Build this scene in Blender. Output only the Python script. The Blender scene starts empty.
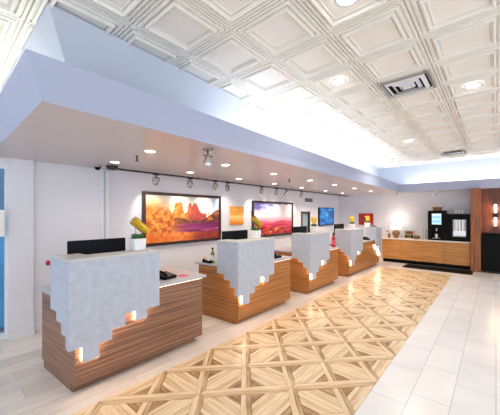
import bpy, bmesh, math, random
from mathutils import Vector, Matrix
random.seed(4)
C = bpy.context.scene.collection
PI = math.pi

def lin(c):
    return tuple(((x/255)/12.92 if x/255 <= .04045 else ((x/255+.055)/1.055)**2.4) for x in c)

# ------------------------------------------------------------------ materials
def mat(name, col, rough=.5, metal=0, emit=None, es=0, noise=None, bump=0, alpha=None, spec=None):
    m = bpy.data.materials.new(name); m.use_nodes = True
    nt = m.node_tree; b = nt.nodes['Principled BSDF']
    c = lin(col)
    b.inputs['Base Color'].default_value = (*c, 1)
    b.inputs['Roughness'].default_value = rough
    b.inputs['Metallic'].default_value = metal
    if spec is not None: b.inputs['Specular IOR Level'].default_value = spec
    if emit:
        b.inputs['Emission Color'].default_value = (*lin(emit), 1)
        b.inputs['Emission Strength'].default_value = es
    tc = nt.nodes.new('ShaderNodeTexCoord')
    n = nt.nodes.new('ShaderNodeTexNoise'); n.inputs['Scale'].default_value = noise[0] if noise else 30
    n.inputs['Detail'].default_value = 6
    nt.links.new(tc.outputs['Object'], n.inputs['Vector'])
    amt = noise[1] if noise else .03
    r = nt.nodes.new('ShaderNodeMapRange')
    r.inputs['From Min'].default_value = .3; r.inputs['From Max'].default_value = .7
    r.inputs['To Min'].default_value = 1-amt; r.inputs['To Max'].default_value = 1+amt
    nt.links.new(n.outputs['Fac'], r.inputs['Value'])
    v = nt.nodes.new('ShaderNodeVectorMath'); v.operation = 'SCALE'; v.inputs[0].default_value = c
    nt.links.new(r.outputs['Result'], v.inputs['Scale'])
    nt.links.new(v.outputs['Vector'], b.inputs['Base Color'])
    if bump:
        bp = nt.nodes.new('ShaderNodeBump'); bp.inputs['Strength'].default_value = bump; bp.inputs['Distance'].default_value = .01
        nt.links.new(n.outputs['Fac'], bp.inputs['Height']); nt.links.new(bp.outputs['Normal'], b.inputs['Normal'])
    return m

def wood(name, cols, vec, rough=.35, scale=2.0):
    """horizontal wood grain: colours stretched along the vector's small entries"""
    m = bpy.data.materials.new(name); m.use_nodes = True; nt = m.node_tree; b = nt.nodes['Principled BSDF']
    N = nt.nodes.new; L = nt.links.new
    tc = N('ShaderNodeTexCoord'); mp = N('ShaderNodeMapping'); mp.inputs['Scale'].default_value = vec
    L(tc.outputs['Object'], mp.inputs['Vector'])
    n1 = N('ShaderNodeTexNoise'); n1.inputs['Scale'].default_value = scale; n1.inputs['Detail'].default_value = 3; n1.inputs['Roughness'].default_value = .6
    L(mp.outputs['Vector'], n1.inputs['Vector'])
    mp2 = N('ShaderNodeMapping'); mp2.inputs['Scale'].default_value = tuple(a*4 if a > 5 else a*2.2 for a in vec)
    L(tc.outputs['Object'], mp2.inputs['Vector'])
    n2 = N('ShaderNodeTexNoise'); n2.inputs['Scale'].default_value = scale; n2.inputs['Detail'].default_value = 2
    L(mp2.outputs['Vector'], n2.inputs['Vector'])
    mx = N('ShaderNodeMath'); mx.operation = 'MULTIPLY_ADD'; L(n2.outputs['Fac'], mx.inputs[0]); mx.inputs[1].default_value = .45
    m3 = N('ShaderNodeMath'); m3.operation = 'MULTIPLY'; L(n1.outputs['Fac'], m3.inputs[0]); m3.inputs[1].default_value = .6
    L(m3.outputs[0], mx.inputs[2])
    cr = N('ShaderNodeValToRGB'); e = cr.color_ramp.elements
    pos = [.36, .48, .56, .68]
    while len(e) < len(cols): e.new(.5)
    for i, c in enumerate(cols):
        e[i].position = pos[i]; e[i].color = (*lin(c), 1)
    L(mx.outputs[0], cr.inputs['Fac']); L(cr.outputs['Color'], b.inputs['Base Color'])
    b.inputs['Roughness'].default_value = rough
    return m

def attr_mat(name, rough=.5, es=0):
    m = bpy.data.materials.new(name); m.use_nodes = True; nt = m.node_tree; b = nt.nodes['Principled BSDF']
    a = nt.nodes.new('ShaderNodeVertexColor'); a.layer_name = 'paint'
    b.inputs['Roughness'].default_value = rough
    if es:
        b.inputs['Base Color'].default_value = (0, 0, 0, 1)
        nt.links.new(a.outputs['Color'], b.inputs['Emission Color']); b.inputs['Emission Strength'].default_value = es
    else: nt.links.new(a.outputs['Color'], b.inputs['Base Color'])
    return m

M = {}
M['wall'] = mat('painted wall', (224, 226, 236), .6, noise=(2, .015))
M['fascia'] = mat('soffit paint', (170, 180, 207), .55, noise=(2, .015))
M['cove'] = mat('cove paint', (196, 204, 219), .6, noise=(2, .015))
M['under'] = mat('soffit underside satin paint', (200, 190, 192), .28, noise=(1.5, .02))
M['ceil'] = mat('pressed ceiling tile', (244, 241, 233), .45, noise=(3, .02))
M['trim'] = mat('white trim', (225, 228, 235), .4)
M['shield'] = mat('pale concrete laminate', (180, 189, 206), .45, noise=(16, .09))
M['cap'] = mat('pale ledge stone', (196, 198, 200), .35, noise=(20, .04))
M['counter'] = mat('grey counter stone', (178, 184, 194), .3, noise=(25, .06))
M['white'] = mat('white ceramic', (235, 236, 238), .3)
M['whitestone'] = mat('white counter stone', (232, 226, 214), .3, noise=(20, .03))
M['black'] = mat('black plastic', (6, 7, 8), .45, spec=.12)
M['blackm'] = mat('black metal', (30, 28, 28), .35, .3)
M['navy'] = mat('dark monitor back', (9, 15, 24), .6, spec=.2)
M['grey'] = mat('grey metal', (150, 152, 155), .35, .7)
M['chrome'] = mat('brushed chrome', (200, 200, 205), .2, 1)
M['gold'] = mat('gold foil', (200, 165, 50), .25, .7, noise=(30, .15))
M['yellow'] = mat('yellow petals', (240, 200, 60), .5, noise=(30, .1))
M['green'] = mat('succulent green', (50, 110, 50), .5, noise=(30, .2))
M['olive'] = mat('olive sage leaves', (120, 130, 70), .5, noise=(30, .2))
M['red'] = mat('red plastic', (190, 30, 40), .4)
M['pink'] = mat('pink petals', (220, 90, 120), .5)
M['orange'] = mat('orange petals', (235, 120, 40), .5)
M['soil'] = mat('dark soil', (60, 45, 35), .9)
M['mat'] = mat('black rubber mat', (14, 13, 14), .8, spec=.15, noise=(60, .3), bump=.4)
M['frame'] = mat('dark walnut frame', (52, 30, 24), .35)
M['lampbase'] = mat('bronze lamp base', (150, 110, 75), .35, .3, noise=(10, .15))
M['shade'] = mat('lit lamp shade', (245, 235, 215), .7, emit=(255, 236, 205), es=1.3)
M['lens'] = mat('lit downlight lens', (255, 255, 255), .4, emit=(255, 226, 190), es=14)
M['lensw'] = mat('lit ceiling lens', (255, 255, 255), .4, emit=(255, 244, 228), es=14)
M['led'] = mat('lit led strip', (255, 255, 255), .4, emit=(255, 222, 186), es=30)
M['ledlow'] = mat('dim led strip', (255, 255, 255), .4, emit=(255, 214, 176), es=11)
M['leddim'] = mat('faint led strip', (255, 255, 255), .4, emit=(255, 214, 176), es=2.2)
M['bulb'] = mat('lit sconce tube', (255, 255, 255), .4, emit=(255, 214, 160), es=6)
M['cream'] = mat('cream box board', (225, 210, 180), .6)
M['brown'] = mat('brown wicker', (130, 85, 50), .6, noise=(80, .3), bump=.5)
M['blue'] = mat('blue banner cloth', (112, 180, 222), .5, noise=(3, .2))
M['teal'] = mat('window glass', (150, 178, 184), .08, noise=(3, .03))
M['cup'] = mat('white paper cups', (232, 230, 226), .5)
M['walnut'] = wood('walnut brown laminate', [(84, 55, 42), (116, 80, 62), (140, 102, 80), (174, 136, 110)], (.3, .3, 24))  # nearest desk: shared desk wood with its cooler light painted into the colour
M['honey'] = wood('honey brown laminate', [(112, 64, 28), (152, 94, 46), (176, 116, 60), (204, 146, 88)], (.3, .3, 24))  # other desks: same wood, orange cast of the warm lamps painted in
M['oak'] = wood('counter oak fronts', [(140, 86, 40), (178, 120, 60), (196, 136, 74), (214, 158, 96)], (.6, .6, 18))
M['cherry'] = wood('red cherry panel', [(104, 56, 28), (134, 74, 38), (154, 88, 46), (172, 104, 58)], (14, 14, .8))
M['cherry2'] = wood('dark cherry wall', [(70, 34, 20), (96, 48, 28), (110, 56, 32), (128, 68, 40)], (14, 14, .8))
M['paint'] = attr_mat('printed canvas', .35)
M['screen'] = attr_mat('lit screen image', .3, 1.1)

# glass
g = bpy.data.materials.new('clear glass'); g.use_nodes = True
gb = g.node_tree.nodes['Principled BSDF']; gb.inputs['Transmission Weight'].default_value = 1; gb.inputs['Roughness'].default_value = .02
gb.inputs['IOR'].default_value = 1.1; gb.inputs['Base Color'].default_value = (.8, .93, 1, 1)
M['glass'] = g

# ---- floor materials
def math_node(nt, op, a, b=None, c=None):
    n = nt.nodes.new('ShaderNodeMath'); n.operation = op
    for i, x in enumerate((a, b, c)):
        if x is None: continue
        if isinstance(x, (int, float)): n.inputs[i].default_value = x
        else: nt.links.new(x, n.inputs[i])
    return n.outputs[0]

def parquet_mat():
    m = bpy.data.materials.new('star parquet floor'); m.use_nodes = True; nt = m.node_tree; b = nt.nodes['Principled BSDF']
    N = nt.nodes.new; L = nt.links.new
    mn = lambda op, a, b=None, c=None: math_node(nt, op, a, b, c)
    tc = N('ShaderNodeTexCoord'); sp = N('ShaderNodeSeparateXYZ'); L(tc.outputs['Object'], sp.inputs[0])
    S, SY = .5633, .62
    X = mn('DIVIDE', mn('ADD', sp.outputs['X'], 2.543), S)
    Y = mn('DIVIDE', mn('ADD', sp.outputs['Y'], 10*SY - 2.19 + 0*SY), SY)
    fu = mn('SUBTRACT', mn('MULTIPLY', mn('FRACT', X), 2), 1)      # -1..1
    fv = mn('SUBTRACT', mn('MULTIPLY', mn('FRACT', Y), 2), 1)
    au = mn('ABSOLUTE', fu); av = mn('ABSOLUTE', fv)
    mxx = mn('MAXIMUM', au, av)
    d1 = mn('SUBTRACT', fu, fv); d2 = mn('ADD', fu, fv)
    ad1 = mn('ABSOLUTE', d1); ad2 = mn('ABSOLUTE', d2)
    dmin = mn('MINIMUM', ad1, ad2)
    # grain coordinates: along Y, along X, two diagonals -> choose
    def grain(rot, sc=(1, 9, 1)):
        mp = N('ShaderNodeMapping'); mp.inputs['Rotation'].default_value = (0, 0, rot); mp.vector_type = 'POINT'
        mp2 = N('ShaderNodeMapping'); mp2.inputs['Scale'].default_value = sc
        L(tc.outputs['Object'], mp.inputs['Vector']); L(mp.outputs['Vector'], mp2.inputs['Vector'])
        n = N('ShaderNodeTexNoise'); n.inputs['Scale'].default_value = 4; n.inputs['Detail'].default_value = 4
        L(mp2.outputs['Vector'], n.inputs['Vector']); return n.outputs['Fac']
    gx = grain(0); gy = grain(PI/2); ga = grain(PI/4); gb_ = grain(-PI/4)
    # plank ids
    inA = mn('LESS_THAN', ad1, .26); inB = mn('LESS_THAN', ad2, .22)
    edge = mn('GREATER_THAN', mxx, .80)
    sideU = mn('GREATER_THAN', au, av)           # left/right triangle
    tri = mn('ABSOLUTE', mn('SUBTRACT', mxx, dmin))
    # base tone
    def mixv(f, a, b_):
        n = N('ShaderNodeMix'); n.data_type = 'FLOAT'
        L(f, n.inputs[0])
        for i, x in ((2, a), (3, b_)):
            if isinstance(x, (int, float)): n.inputs[i].default_value = x
            else: L(x, n.inputs[i])
        return n.outputs[0]
    # triangles: three planks parallel to the edge
    band = mn('FRACT', mn('MULTIPLY', mxx, 3.3))
    tone = mixv(mn('GREATER_THAN', mxx, .56), .12, .80)
    tone = mixv(mn('GREATER_THAN', mxx, .70), tone, .58)
    tone = mixv(mn('GREATER_THAN', mxx, .86), tone, .84)
    g = mixv(sideU, gx, gy)
    bt = mixv(mn('GREATER_THAN', d2, 0), .80, .26)
    tone = mixv(inB, tone, bt); g = mixv(inB, g, ga)
    at = mixv(mn('GREATER_THAN', d1, 0), .78, .44)
    tone = mixv(inA, tone, at); g = mixv(inA, g, gb_)
    # joints
    j = mn('LESS_THAN', mn('ABSOLUTE', mn('SUBTRACT', ad1, .26)), .02)
    j2 = mn('LESS_THAN', mn('ABSOLUTE', mn('SUBTRACT', ad2, .22)), .02)
    j2 = mn('MULTIPLY', j2, mn('SUBTRACT', 1, inA))
    j3 = mn('LESS_THAN', ad1, .014)
    j4 = mn('GREATER_THAN', mxx, .99)
    j5 = mn('MULTIPLY', mn('LESS_THAN', mn('ABSOLUTE', mn('SUBTRACT', mxx, .70)), .012), mn('SUBTRACT', 1, mn('MAXIMUM', inA, inB)))
    j = mn('MAXIMUM', j, j5)
    jj = mn('MAXIMUM', mn('MAXIMUM', j, j2), mn('MAXIMUM', j3, j4))
    val = mn('ADD', mn('MULTIPLY', tone, .8), mn('MULTIPLY', mn('SUBTRACT', g, .5), 1.1))
    val = mn('SUBTRACT', mn('ADD', val, .12), mn('MULTIPLY', jj, .25))
    cr = N('ShaderNodeValToRGB'); e = cr.color_ramp.elements
    e[0].position = .1; e[0].color = (*lin((134, 98, 58)), 1)
    e[1].position = .85; e[1].color = (*lin((228, 208, 176)), 1)
    k = e.new(.45); k.color = (*lin((202, 174, 136)), 1)
    L(val, cr.inputs['Fac']); L(cr.outputs['Color'], b.inputs['Base Color'])
    b.inputs['Roughness'].default_value = .28
    return m

def brick_mat(name, c1, c2, mortar, bw, rh, rotz, off=.5, rough=.3, msize=.006, loc=(0, 0, 0), veins=.05, stretch=(1, 1, 1), freq=2):
    m = bpy.data.materials.new(name); m.use_nodes = True; nt = m.node_tree; b = nt.nodes['Principled BSDF']
    N = nt.nodes.new; L = nt.links.new
    tc = N('ShaderNodeTexCoord'); mp = N('ShaderNodeMapping'); mp.inputs['Rotation'].default_value = (0, 0, rotz); mp.inputs['Location'].default_value = loc
    L(tc.outputs['Object'], mp.inputs['Vector'])
    br = N('ShaderNodeTexBrick'); L(mp.outputs['Vector'], br.inputs['Vector'])
    br.offset = off; br.offset_frequency = freq
    br.inputs['Color1'].default_value = (*lin(c1), 1); br.inputs['Color2'].default_value = (*lin(c2), 1); br.inputs['Mortar'].default_value = (*lin(mortar), 1)
    br.inputs['Scale'].default_value = 1; br.inputs['Brick Width'].default_value = bw; br.inputs['Row Height'].default_value = rh
    br.inputs['Mortar Size'].default_value = msize; br.inputs['Mortar Smooth'].default_value = .3
    mp2 = N('ShaderNodeMapping'); mp2.inputs['Scale'].default_value = stretch; L(tc.outputs['Object'], mp2.inputs['Vector'])
    n = N('ShaderNodeTexNoise'); n.inputs['Scale'].default_value = 2.2; n.inputs['Detail'].default_value = 6; L(mp2.outputs['Vector'], n.inputs['Vector'])
    r = N('ShaderNodeMapRange'); r.inputs['From Min'].default_value = .3; r.inputs['From Max'].default_value = .7
    r.inputs['To Min'].default_value = 1-veins; r.inputs['To Max'].default_value = 1+veins; L(n.outputs['Fac'], r.inputs['Value'])
    v = N('ShaderNodeVectorMath'); v.operation = 'SCALE'; L(br.outputs['Color'], v.inputs[0]); L(r.outputs['Result'], v.inputs['Scale'])
    L(v.outputs['Vector'], b.inputs['Base Color']); b.inputs['Roughness'].default_value = rough
    return m
M['parquet'] = parquet_mat()
M['planks'] = brick_mat('pale washed planks', (228, 221, 216), (208, 200, 194), (186, 178, 172), 1.2, .2, PI/2, .37, .35, .003, (.1, .06, 0), .06, (9, 1, 1))
M['tiles'] = brick_mat('white stone floor tiles', (232, 232, 234), (224, 224, 228), (198, 200, 203), .62, .284, PI/2, .33, .25, .005, (.15, -.0, 0), .05, (1, 1, 1))

# ------------------------------------------------------------------ mesh helpers
def bx(bm, x0, x1, y0, y1, z0, z1):
    vs = [bm.verts.new(p) for p in ((x0, y0, z0), (x1, y0, z0), (x1, y1, z0), (x0, y1, z0), (x0, y0, z1), (x1, y0, z1), (x1, y1, z1), (x0, y1, z1))]
    for f in ((0, 3, 2, 1), (4, 5, 6, 7), (0, 1, 5, 4), (1, 2, 6, 5), (2, 3, 7, 6), (3, 0, 4, 7)): bm.faces.new([vs[i] for i in f])
    return vs
def quad(bm, *p): bm.faces.new([bm.verts.new(q) for q in p])
def lathe(bm, prof, n=20, origin=(0, 0, 0), axis=(0, 0, 1)):
    q = Vector((0, 0, 1)).rotation_difference(Vector(axis).normalized()); o = Vector(origin); rings = []
    for r, z in prof:
        rings.append([bm.verts.new(o + q @ Vector((r*math.cos(2*PI*i/n), r*math.sin(2*PI*i/n), z))) for i in range(n)])
    for a, b in zip(rings, rings[1:]):
        for i in range(n): bm.faces.new((a[i], a[(i+1) % n], b[(i+1) % n], b[i]))
    if prof[0][0] > 1e-4: bm.faces.new(rings[0][::-1])
    if prof[-1][0] > 1e-4: bm.faces.new(rings[-1])
def tube(bm, p, q, r, n=10):
    p, q = Vector(p), Vector(q); lathe(bm, [(r, 0), (r, (q-p).length)], n, p, q-p)
def prism(bm, pts, fn0, fn1):
    a = [bm.verts.new(fn0(*p)) for p in pts]; b = [bm.verts.new(fn1(*p)) for p in pts]
    bm.faces.new(a); bm.faces.new(b[::-1]); n = len(pts)
    for i in range(n): bm.faces.new((a[i], b[i], b[(i+1) % n], a[(i+1) % n]))
def ball(bm, c, r, s=(1, 1, 1), n=12):
    m = Matrix.Translation(c) @ Matrix.Diagonal((s[0]*r, s[1]*r, s[2]*r, 1))
    bmesh.ops.create_uvsphere(bm, u_segments=n, v_segments=max(6, n//2), radius=1, matrix=m)

def obj(name, bm, m, parent=None, bevel=0, smooth=False):
    bmesh.ops.recalc_face_normals(bm, faces=bm.faces[:])
    me = bpy.data.meshes.new(name); bm.to_mesh(me); bm.free()
    o = bpy.data.objects.new(name, me); C.objects.link(o)
    me.materials.append(M[m] if isinstance(m, str) else m)
    if smooth:
        for p in me.polygons: p.use_smooth = True
        md = o.modifiers.new('e', 'EDGE_SPLIT'); md.split_angle = .7
    if bevel:
        md = o.modifiers.new('b', 'BEVEL'); md.width = bevel; md.segments = 2; md.limit_method = 'ANGLE'
    if parent: o.parent = parent
    return o
def box(name, m, dims, parent=None, bevel=0):
    bm = bmesh.new(); bx(bm, *dims); return obj(name, bm, m, parent, bevel)
def thing(name, label, cat, loc=(0, 0, 0), rotz=0, group=None):
    o = bpy.data.objects.new(name, None); C.objects.link(o); o.location = loc; o.rotation_euler = (0, 0, rotz)
    o['label'] = label; o['category'] = cat
    if group: o['group'] = group
    return o
def tag(o, label, cat, group=None):
    o['label'] = label; o['category'] = cat
    if group: o['group'] = group
    return o
def struct(o): o['kind'] = 'structure'; return o
def kids(o): return [c for c in bpy.data.objects if c.parent == o]
def dup(root, loc, rotz=None, label=None, group=None):
    def rec(o, par):
        c = o.copy(); C.objects.link(c)
        if par is not None: c.parent = par
        for ch in kids(o): rec(ch, c)
        return c
    r = rec(root, None); r.location = loc
    if rotz is not None: r.rotation_euler = (0, 0, rotz)
    if label: r['label'] = label
    if group: r['group'] = group
    return r

# ------------------------------------------------------------------ setting
WX = -4.68; BY = 10.65; ZS = 2.31; ZC = 3.2
def plane(name, m, x0, x1, y0, y1, z):
    bm = bmesh.new(); quad(bm, (x0, y0, z), (x1, y0, z), (x1, y1, z), (x0, y1, z)); return struct(obj(name, bm, m))
def slab(name, m, x0, x1, y0, y1):
    return struct(box(name, m, (x0, x1, y0, y1, -.1, 0)))
bm = bmesh.new()
for d in ((-7.0, -2.543, -3, BY, -.1, 0), (-2.543, 4, 9.02, BY, -.1, 0)): bx(bm, *d)
struct(obj('floor', bm, 'planks'))
slab('floor_parquet', 'parquet', -2.543, -.853, -3, 9.02)
slab('floor_tile', 'tiles', -.853, 4, -3, 9.02)

# left wall with a doorway at its near end
bm = bmesh.new()
bx(bm, WX-.15, WX, .645, 7.8, 0, 2.6); bx(bm, WX-.15, WX, 8.35, BY+.15, 0, 2.6)
bx(bm, WX-.15, WX, 7.8, 8.35, 0, .85); bx(bm, WX-.15, WX, 7.8, 8.35, 1.68, 2.6)
bx(bm, WX-.15, WX, -1.2, .645, 2.25, 3.3); bx(bm, WX-.15, WX, -3, -1.2, 0, 3.3); bx(bm, WX-.15, WX, .645, .7, 2.6, 3.3)
struct(obj('wall_left', bm, 'wall'))
struct(box('wall_pilaster', 'wall', (WX, WX+.05, .647, .90, 0, ZS)))
struct(box('trim_1', 'trim', (WX, WX+.03, 1.76, 1.80, 0, ZS-.03), bevel=.006))
struct(box('trim_2', 'trim', (WX, WX+.05, 1.825, 1.875, 0, ZS-.03), bevel=.008))
bm = bmesh.new()
bx(bm, WX+.05, WX+.075, .637, .91, 0, .10); bx(bm, WX+.05, WX+.065, .640, .906, .10, .14); bx(bm, WX, WX+.018, .92, 1.75, 0, .11)
bx(bm, WX, WX+.018, 1.88, BY, 0, .11)
struct(obj('baseboard_left', bm, 'trim', bevel=.004))
bm = bmesh.new(); bx(bm, -4.68, 4, BY, BY+.15, 0, 3.3)
struct(obj('wall_back', bm, 'wall'))
# doorway frame with glass
d = struct(thing('door_1', 'x', 'y', (WX, 0, 0))); del d['label']; del d['category']
bm = bmesh.new()
for dd in ((-.1, -.04, .62, .645, 0, 2.25), (-.1, -.04, -1.2, -1.13, 0, 2.25), (-.1, -.04, -1.13, .62, 2.18, 2.25), (-.1, -.04, -1.13, .62, 0, .08), (-.1, -.04, -.35, -.29, .08, 2.18)): bx(bm, *dd)
obj('door_frame', bm, 'trim', d)
box('glass_pane', 'glass', (-.08, -.07, -1.13, .62, .08, 2.18), d)
# small framed window of the back office
w = struct(thing('window_1', 'x', 'y', (WX, 0, 0))); del w['label']; del w['category']
bm = bmesh.new()
for dd in ((-.06, .02, 7.8, 7.86, .85, 1.68), (-.06, .02, 8.29, 8.35, .85, 1.68), (-.06, .02, 7.86, 8.29, 1.62, 1.68), (-.06, .02, 7.86, 8.29, .85, .91)): bx(bm, *dd)
obj('window_frame', bm, 'frame', w)
box('window_pane', 'teal', (-.05, -.04, 7.86, 8.29, .91, 1.62), w)

# soffit: underside, flared fascia and light trough, upper cove wall
R = [
 [(-4.7, .46, 2.31), (-2.14, .46, 2.31), (-2.36, 10.1, 2.31), (4, 10.1, 2.31)],
 [(-4.7, .36, 2.556), (-2.04, .36, 2.556), (-2.33, 10.0, 2.556), (4, 10.0, 2.556)],
 [(-4.7, .42, 2.556), (-2.10, .42, 2.556), (-2.39, 10.06, 2.556), (4, 10.06, 2.556)],
 [(-4.7, .42, 2.42), (-2.10, .42, 2.42), (-2.39, 10.06, 2.42), (4, 10.06, 2.42)],
 [(-4.7, .95, 2.42), (-2.92, .95, 2.42), (-3.2, 10.58, 2.42), (4, 10.58, 2.42)],
 [(-4.7, .585, 3.21), (-2.56, .585, 3.21), (-3.08, 10.5, 3.21), (4, 10.5, 3.21)]]
bm = bmesh.new()
vs = [bm.verts.new(p) for p in R[0]] + [bm.verts.new((4, BY+.1, ZS)), bm.verts.new((-4.7, BY+.1, ZS))]
bm.faces.new(vs); struct(obj('ceiling_soffit', bm, 'under'))
bm = bmesh.new()
for a, b in zip(R[:4], R[1:5]):
    for i in range(3): quad(bm, a[i], a[i+1], b[i+1], b[i])
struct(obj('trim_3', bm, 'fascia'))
bm = bmesh.new()
for i in range(3): quad(bm, R[4][i], R[4][i+1], R[5][i+1], R[5][i])
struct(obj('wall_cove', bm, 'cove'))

# pressed ceiling tiles: one relief surface
bm = bmesh.new()
T = .612
prof = [(0, .03), (.004, .03), (.008, 0), (.024, 0), (.028, .022), (.040, .022), (.044, -.006), (.066, -.006), (.070, .02), (.084, .02), (.090, -.024), (.104, -.026), (.112, .020), (.124, .026), (.130, .004), (.136, .012)]
ix0, ix1 = -6, 9; iy0, iy1 = -9, 14
for i in range(ix0, ix1):
    for j in range(iy0, iy1):
        x = -1.136 + T*i; y = 2.35 + T*j
        if x + T < -3.2 and y > .75: continue
        if y > 10.6: continue
        prev = None
        for dd, hh in prof:
            ring = [bm.verts.new(p) for p in ((x+dd, y+dd, ZC+.012+hh*.85), (x+T-dd, y+dd, ZC+.012+hh*.85), (x+T-dd, y+T-dd, ZC+.012+hh*.85), (x+dd, y+T-dd, ZC+.012+hh*.85))]
            if prev:
                for k in range(4): bm.faces.new((prev[k], prev[(k+1) % 4], ring[(k+1) % 4], ring[k]))
            prev = ring
        bm.faces.new(prev)
o = struct(obj('ceiling', bm, 'ceil'))
for p in o.data.polygons:
    if p.normal.z > 0: p.flip()
struct(box('ceiling_deck', 'wall', (-4.8, 4, -3, 10.8, 3.3, 3.35)))

# wood feature wall at the far right
struct(box('wall_wood', 'cherry2', (-.31, 4, 10.2, 10.3, 0, ZS)))
struct(box('trim_4', 'cherry', (-.535, -.31, 9.95, 10.45, 0, ZS), bevel=.004))

# ------------------------------------------------------------------ reception desks
# shield profile on the front (distance along the desk, height), starting at the corner
FPROF = [(0, 1.19), (0, .43), (.113, .43), (.113, .295), (.245, .295), (.245, .42), (.362, .42), (.362, .51), (.487, .51), (.487, .625), (.594, .625), (.594, .525), (.712, .525), (.712, .62), (.855, .62), (.855, 1.19)]
SP = [(0, 1.19), (0, .44), (.055, .44), (.055, .545), (.15, .545), (.15, .64), (.26, .64), (.26, .72), (.40, .72), (.40, 1.19)]
SL = .08   # the ends of the desks splay outward a little towards the back
def strips(bm, pts, fn, g=.012, w=.012):
    """thin bars following the stepped lower edge of a shield"""
    for (a, b), (c, d_) in zip(pts[1:-2], pts[2:-1]):
        if abs(b-d_) < 1e-6: u0, u1, v0, v1 = min(a, c)+g, max(a, c)-g, b+g, b+g+w
        else:
            s = 1 if d_ > b else -1      # material lies on which side
            u0, u1 = (a-g-w, a-g) if False else (a+g, a+g+w)
            v0, v1 = min(b, d_)+g, max(b, d_)+g
        fn(bm, u0, u1, v0, v1)
def shield(par, yc, sgn, k=1):
    """L-shaped shield whose corner is at y = yc; sgn = +1 runs to larger y"""
    FP = [(a*k, z) for a, z in FPROF]; E_ = .855*k
    bm = bmesh.new(); prism(bm, FP, lambda a, z: (0, yc+sgn*a, z), lambda a, z: (-.03, yc+sgn*a, z))
    f = obj('front_shield', bm, 'shield', par)
    bm = bmesh.new()
    for (a, b), (c, d_) in zip(FP[1:-2], FP[2:-1]):
        if abs(b-d_) < 1e-6: bx(bm, -.058, -.046, *sorted((yc+sgn*(min(a, c)+.006), yc+sgn*(max(a, c)-.006))), b+.008, b+.020)
        else:
            # solid side: profile runs corner -> end with the shield above; rising step = solid on the near side
            s = -1 if d_ > b else 1
            e = a + s*.008; e2 = a + s*.020
            bx(bm, -.058, -.046, *sorted((yc+sgn*e, yc+sgn*e2)), min(b, d_)+.008, max(b, d_)+.008)
    obj('led_strip', bm, 'led', f)
    bm = bmesh.new(); prism(bm, [(a+.03, z) if a == 0 else (a, z) for a, z in SP], lambda a, z: (-a, yc-sgn*SL*a, z), lambda a, z: (-a, yc+sgn*(.03-SL*a), z))
    s_ = obj('side_shield', bm, 'shield', par)
    bm = bmesh.new()
    for (a, b), (c, d_) in zip(SP[1:-2], SP[2:-1]):
        if abs(b-d_) < 1e-6: bx(bm, -max(a, c)+.006, -max(min(a, c), .03)-.006, *sorted((yc+sgn*(.042-SL*(a+c)/2), yc+sgn*(.052-SL*(a+c)/2))), b+.008, b+.020)
        else:
            s = -1 if d_ > b else 1
            bx(bm, -a-s*.008-.006, -a-s*.008+.006, *sorted((yc+sgn*(.042-SL*a), yc+sgn*(.052-SL*a))), min(b, d_)+.008, max(b, d_)+.008)
    obj('led_strip', bm, 'ledlow', s_)
    # ledge cap, L shape, and its inner supports
    y = lambda a: yc+sgn*a
    bm = bmesh.new()
    prism(bm, [(0, 0), (0, E_), (-.24, E_), (-.24, .22), (-.40, .20), (-.40, -.032)], lambda x, a: (x+.004 if x == 0 else x, y(a), 1.19), lambda x, a: (x+.004 if x == 0 else x, y(a), 1.21))
    obj('ledge_cap', bm, 'cap', par, bevel=.003)
    bm = bmesh.new()
    bx(bm, -.24, -.041, *sorted((y(E_-.03), y(E_))), .832, 1.189); bx(bm, -.24, -.22, *sorted((y(.24), y(E_-.035))), .832, 1.189)
    bx(bm, -.40, -.25, *sorted((y(.17), y(.20))), .832, 1.189); bx(bm, -.40, -.38, *sorted((y(.01), y(.165))), .832, 1.189)
    obj('ledge_support', bm, 'shield', par)
def desk(label, yc, length, m, second=False):
    t = thing('reception_desk', label, 'desk', (-2.72, yc, 0), 0, None)
    w0, w1 = .07, length
    xb = -.88; e = (w1+(SL if second else 0)*0)
    yl = lambda x: w0 + SL*(x+.09)             # splayed near end
    yr = lambda x: w1 - (SL*(x+.09) if second else 0)
    box('front_panel', m, (-.09, -.065, w0, w1, .075, .80), t)
    for f, sg in ((yl, 1), (yr, -1)):
        bm = bmesh.new(); prism(bm, [(-.091, f(-.091)), (-.091, f(-.091)+sg*.025), (xb, f(xb)+sg*.025), (xb, f(xb))], lambda x, y: (x, y, .075), lambda x, y: (x, y, .80)); obj('side_panel', bm, m, t)
    bm = bmesh.new()
    x2 = xb+.04
    prism(bm, [(-.16, yl(-.16)+.002), (-.16, yl(-.16)+.03), (x2, yl(x2)+.03), (x2, yl(x2)+.002)], lambda x, y: (x, y, 0), lambda x, y: (x, y, .0745))
    prism(bm, [(-.16, yr(-.16)-.10), (-.16, yr(-.16)-.07), (x2, yr(x2)-.07), (x2, yr(x2)-.10)], lambda x, y: (x, y, 0), lambda x, y: (x, y, .0745))
    bx(bm, -.159, -.13, w0+.002, w1-.07, 0, .0745)
    obj('plinth', bm, m, t)
    bm = bmesh.new(); xc = xb-.06
    prism(bm, [(-.04, yl(-.075)-.03), (-.04, yr(-.075)+.05), (xc, yr(xc)+.05), (xc, yl(xc)-.03)], lambda x, y: (x, y, .80), lambda x, y: (x, y, .83)); ct = obj('counter_top', bm, 'counter', t, bevel=.004)
    if not second: box('led_strip', 'leddim', (-.064, -.056, .87, w1-.01, .791, .799), ct)
    shield(t, 0, 1)
    if second: shield(t, w1+.07, -1, .64)
    return t
G = None
LB = ['nearest reception desk, walnut brown with pale stepped shield',
      'second reception desk from the left, honey wood with pale stepped shield',
      'third reception desk from the left, honey wood with pale stepped shield',
      'farthest reception desk, long honey wood body with two pale stepped shields']
YC = [.765, 2.84, 4.87, 6.90]
d1 = desk(LB[0], YC[0], 1.49, 'walnut')
d2 = desk(LB[1], YC[1], 1.43, 'honey')
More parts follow.
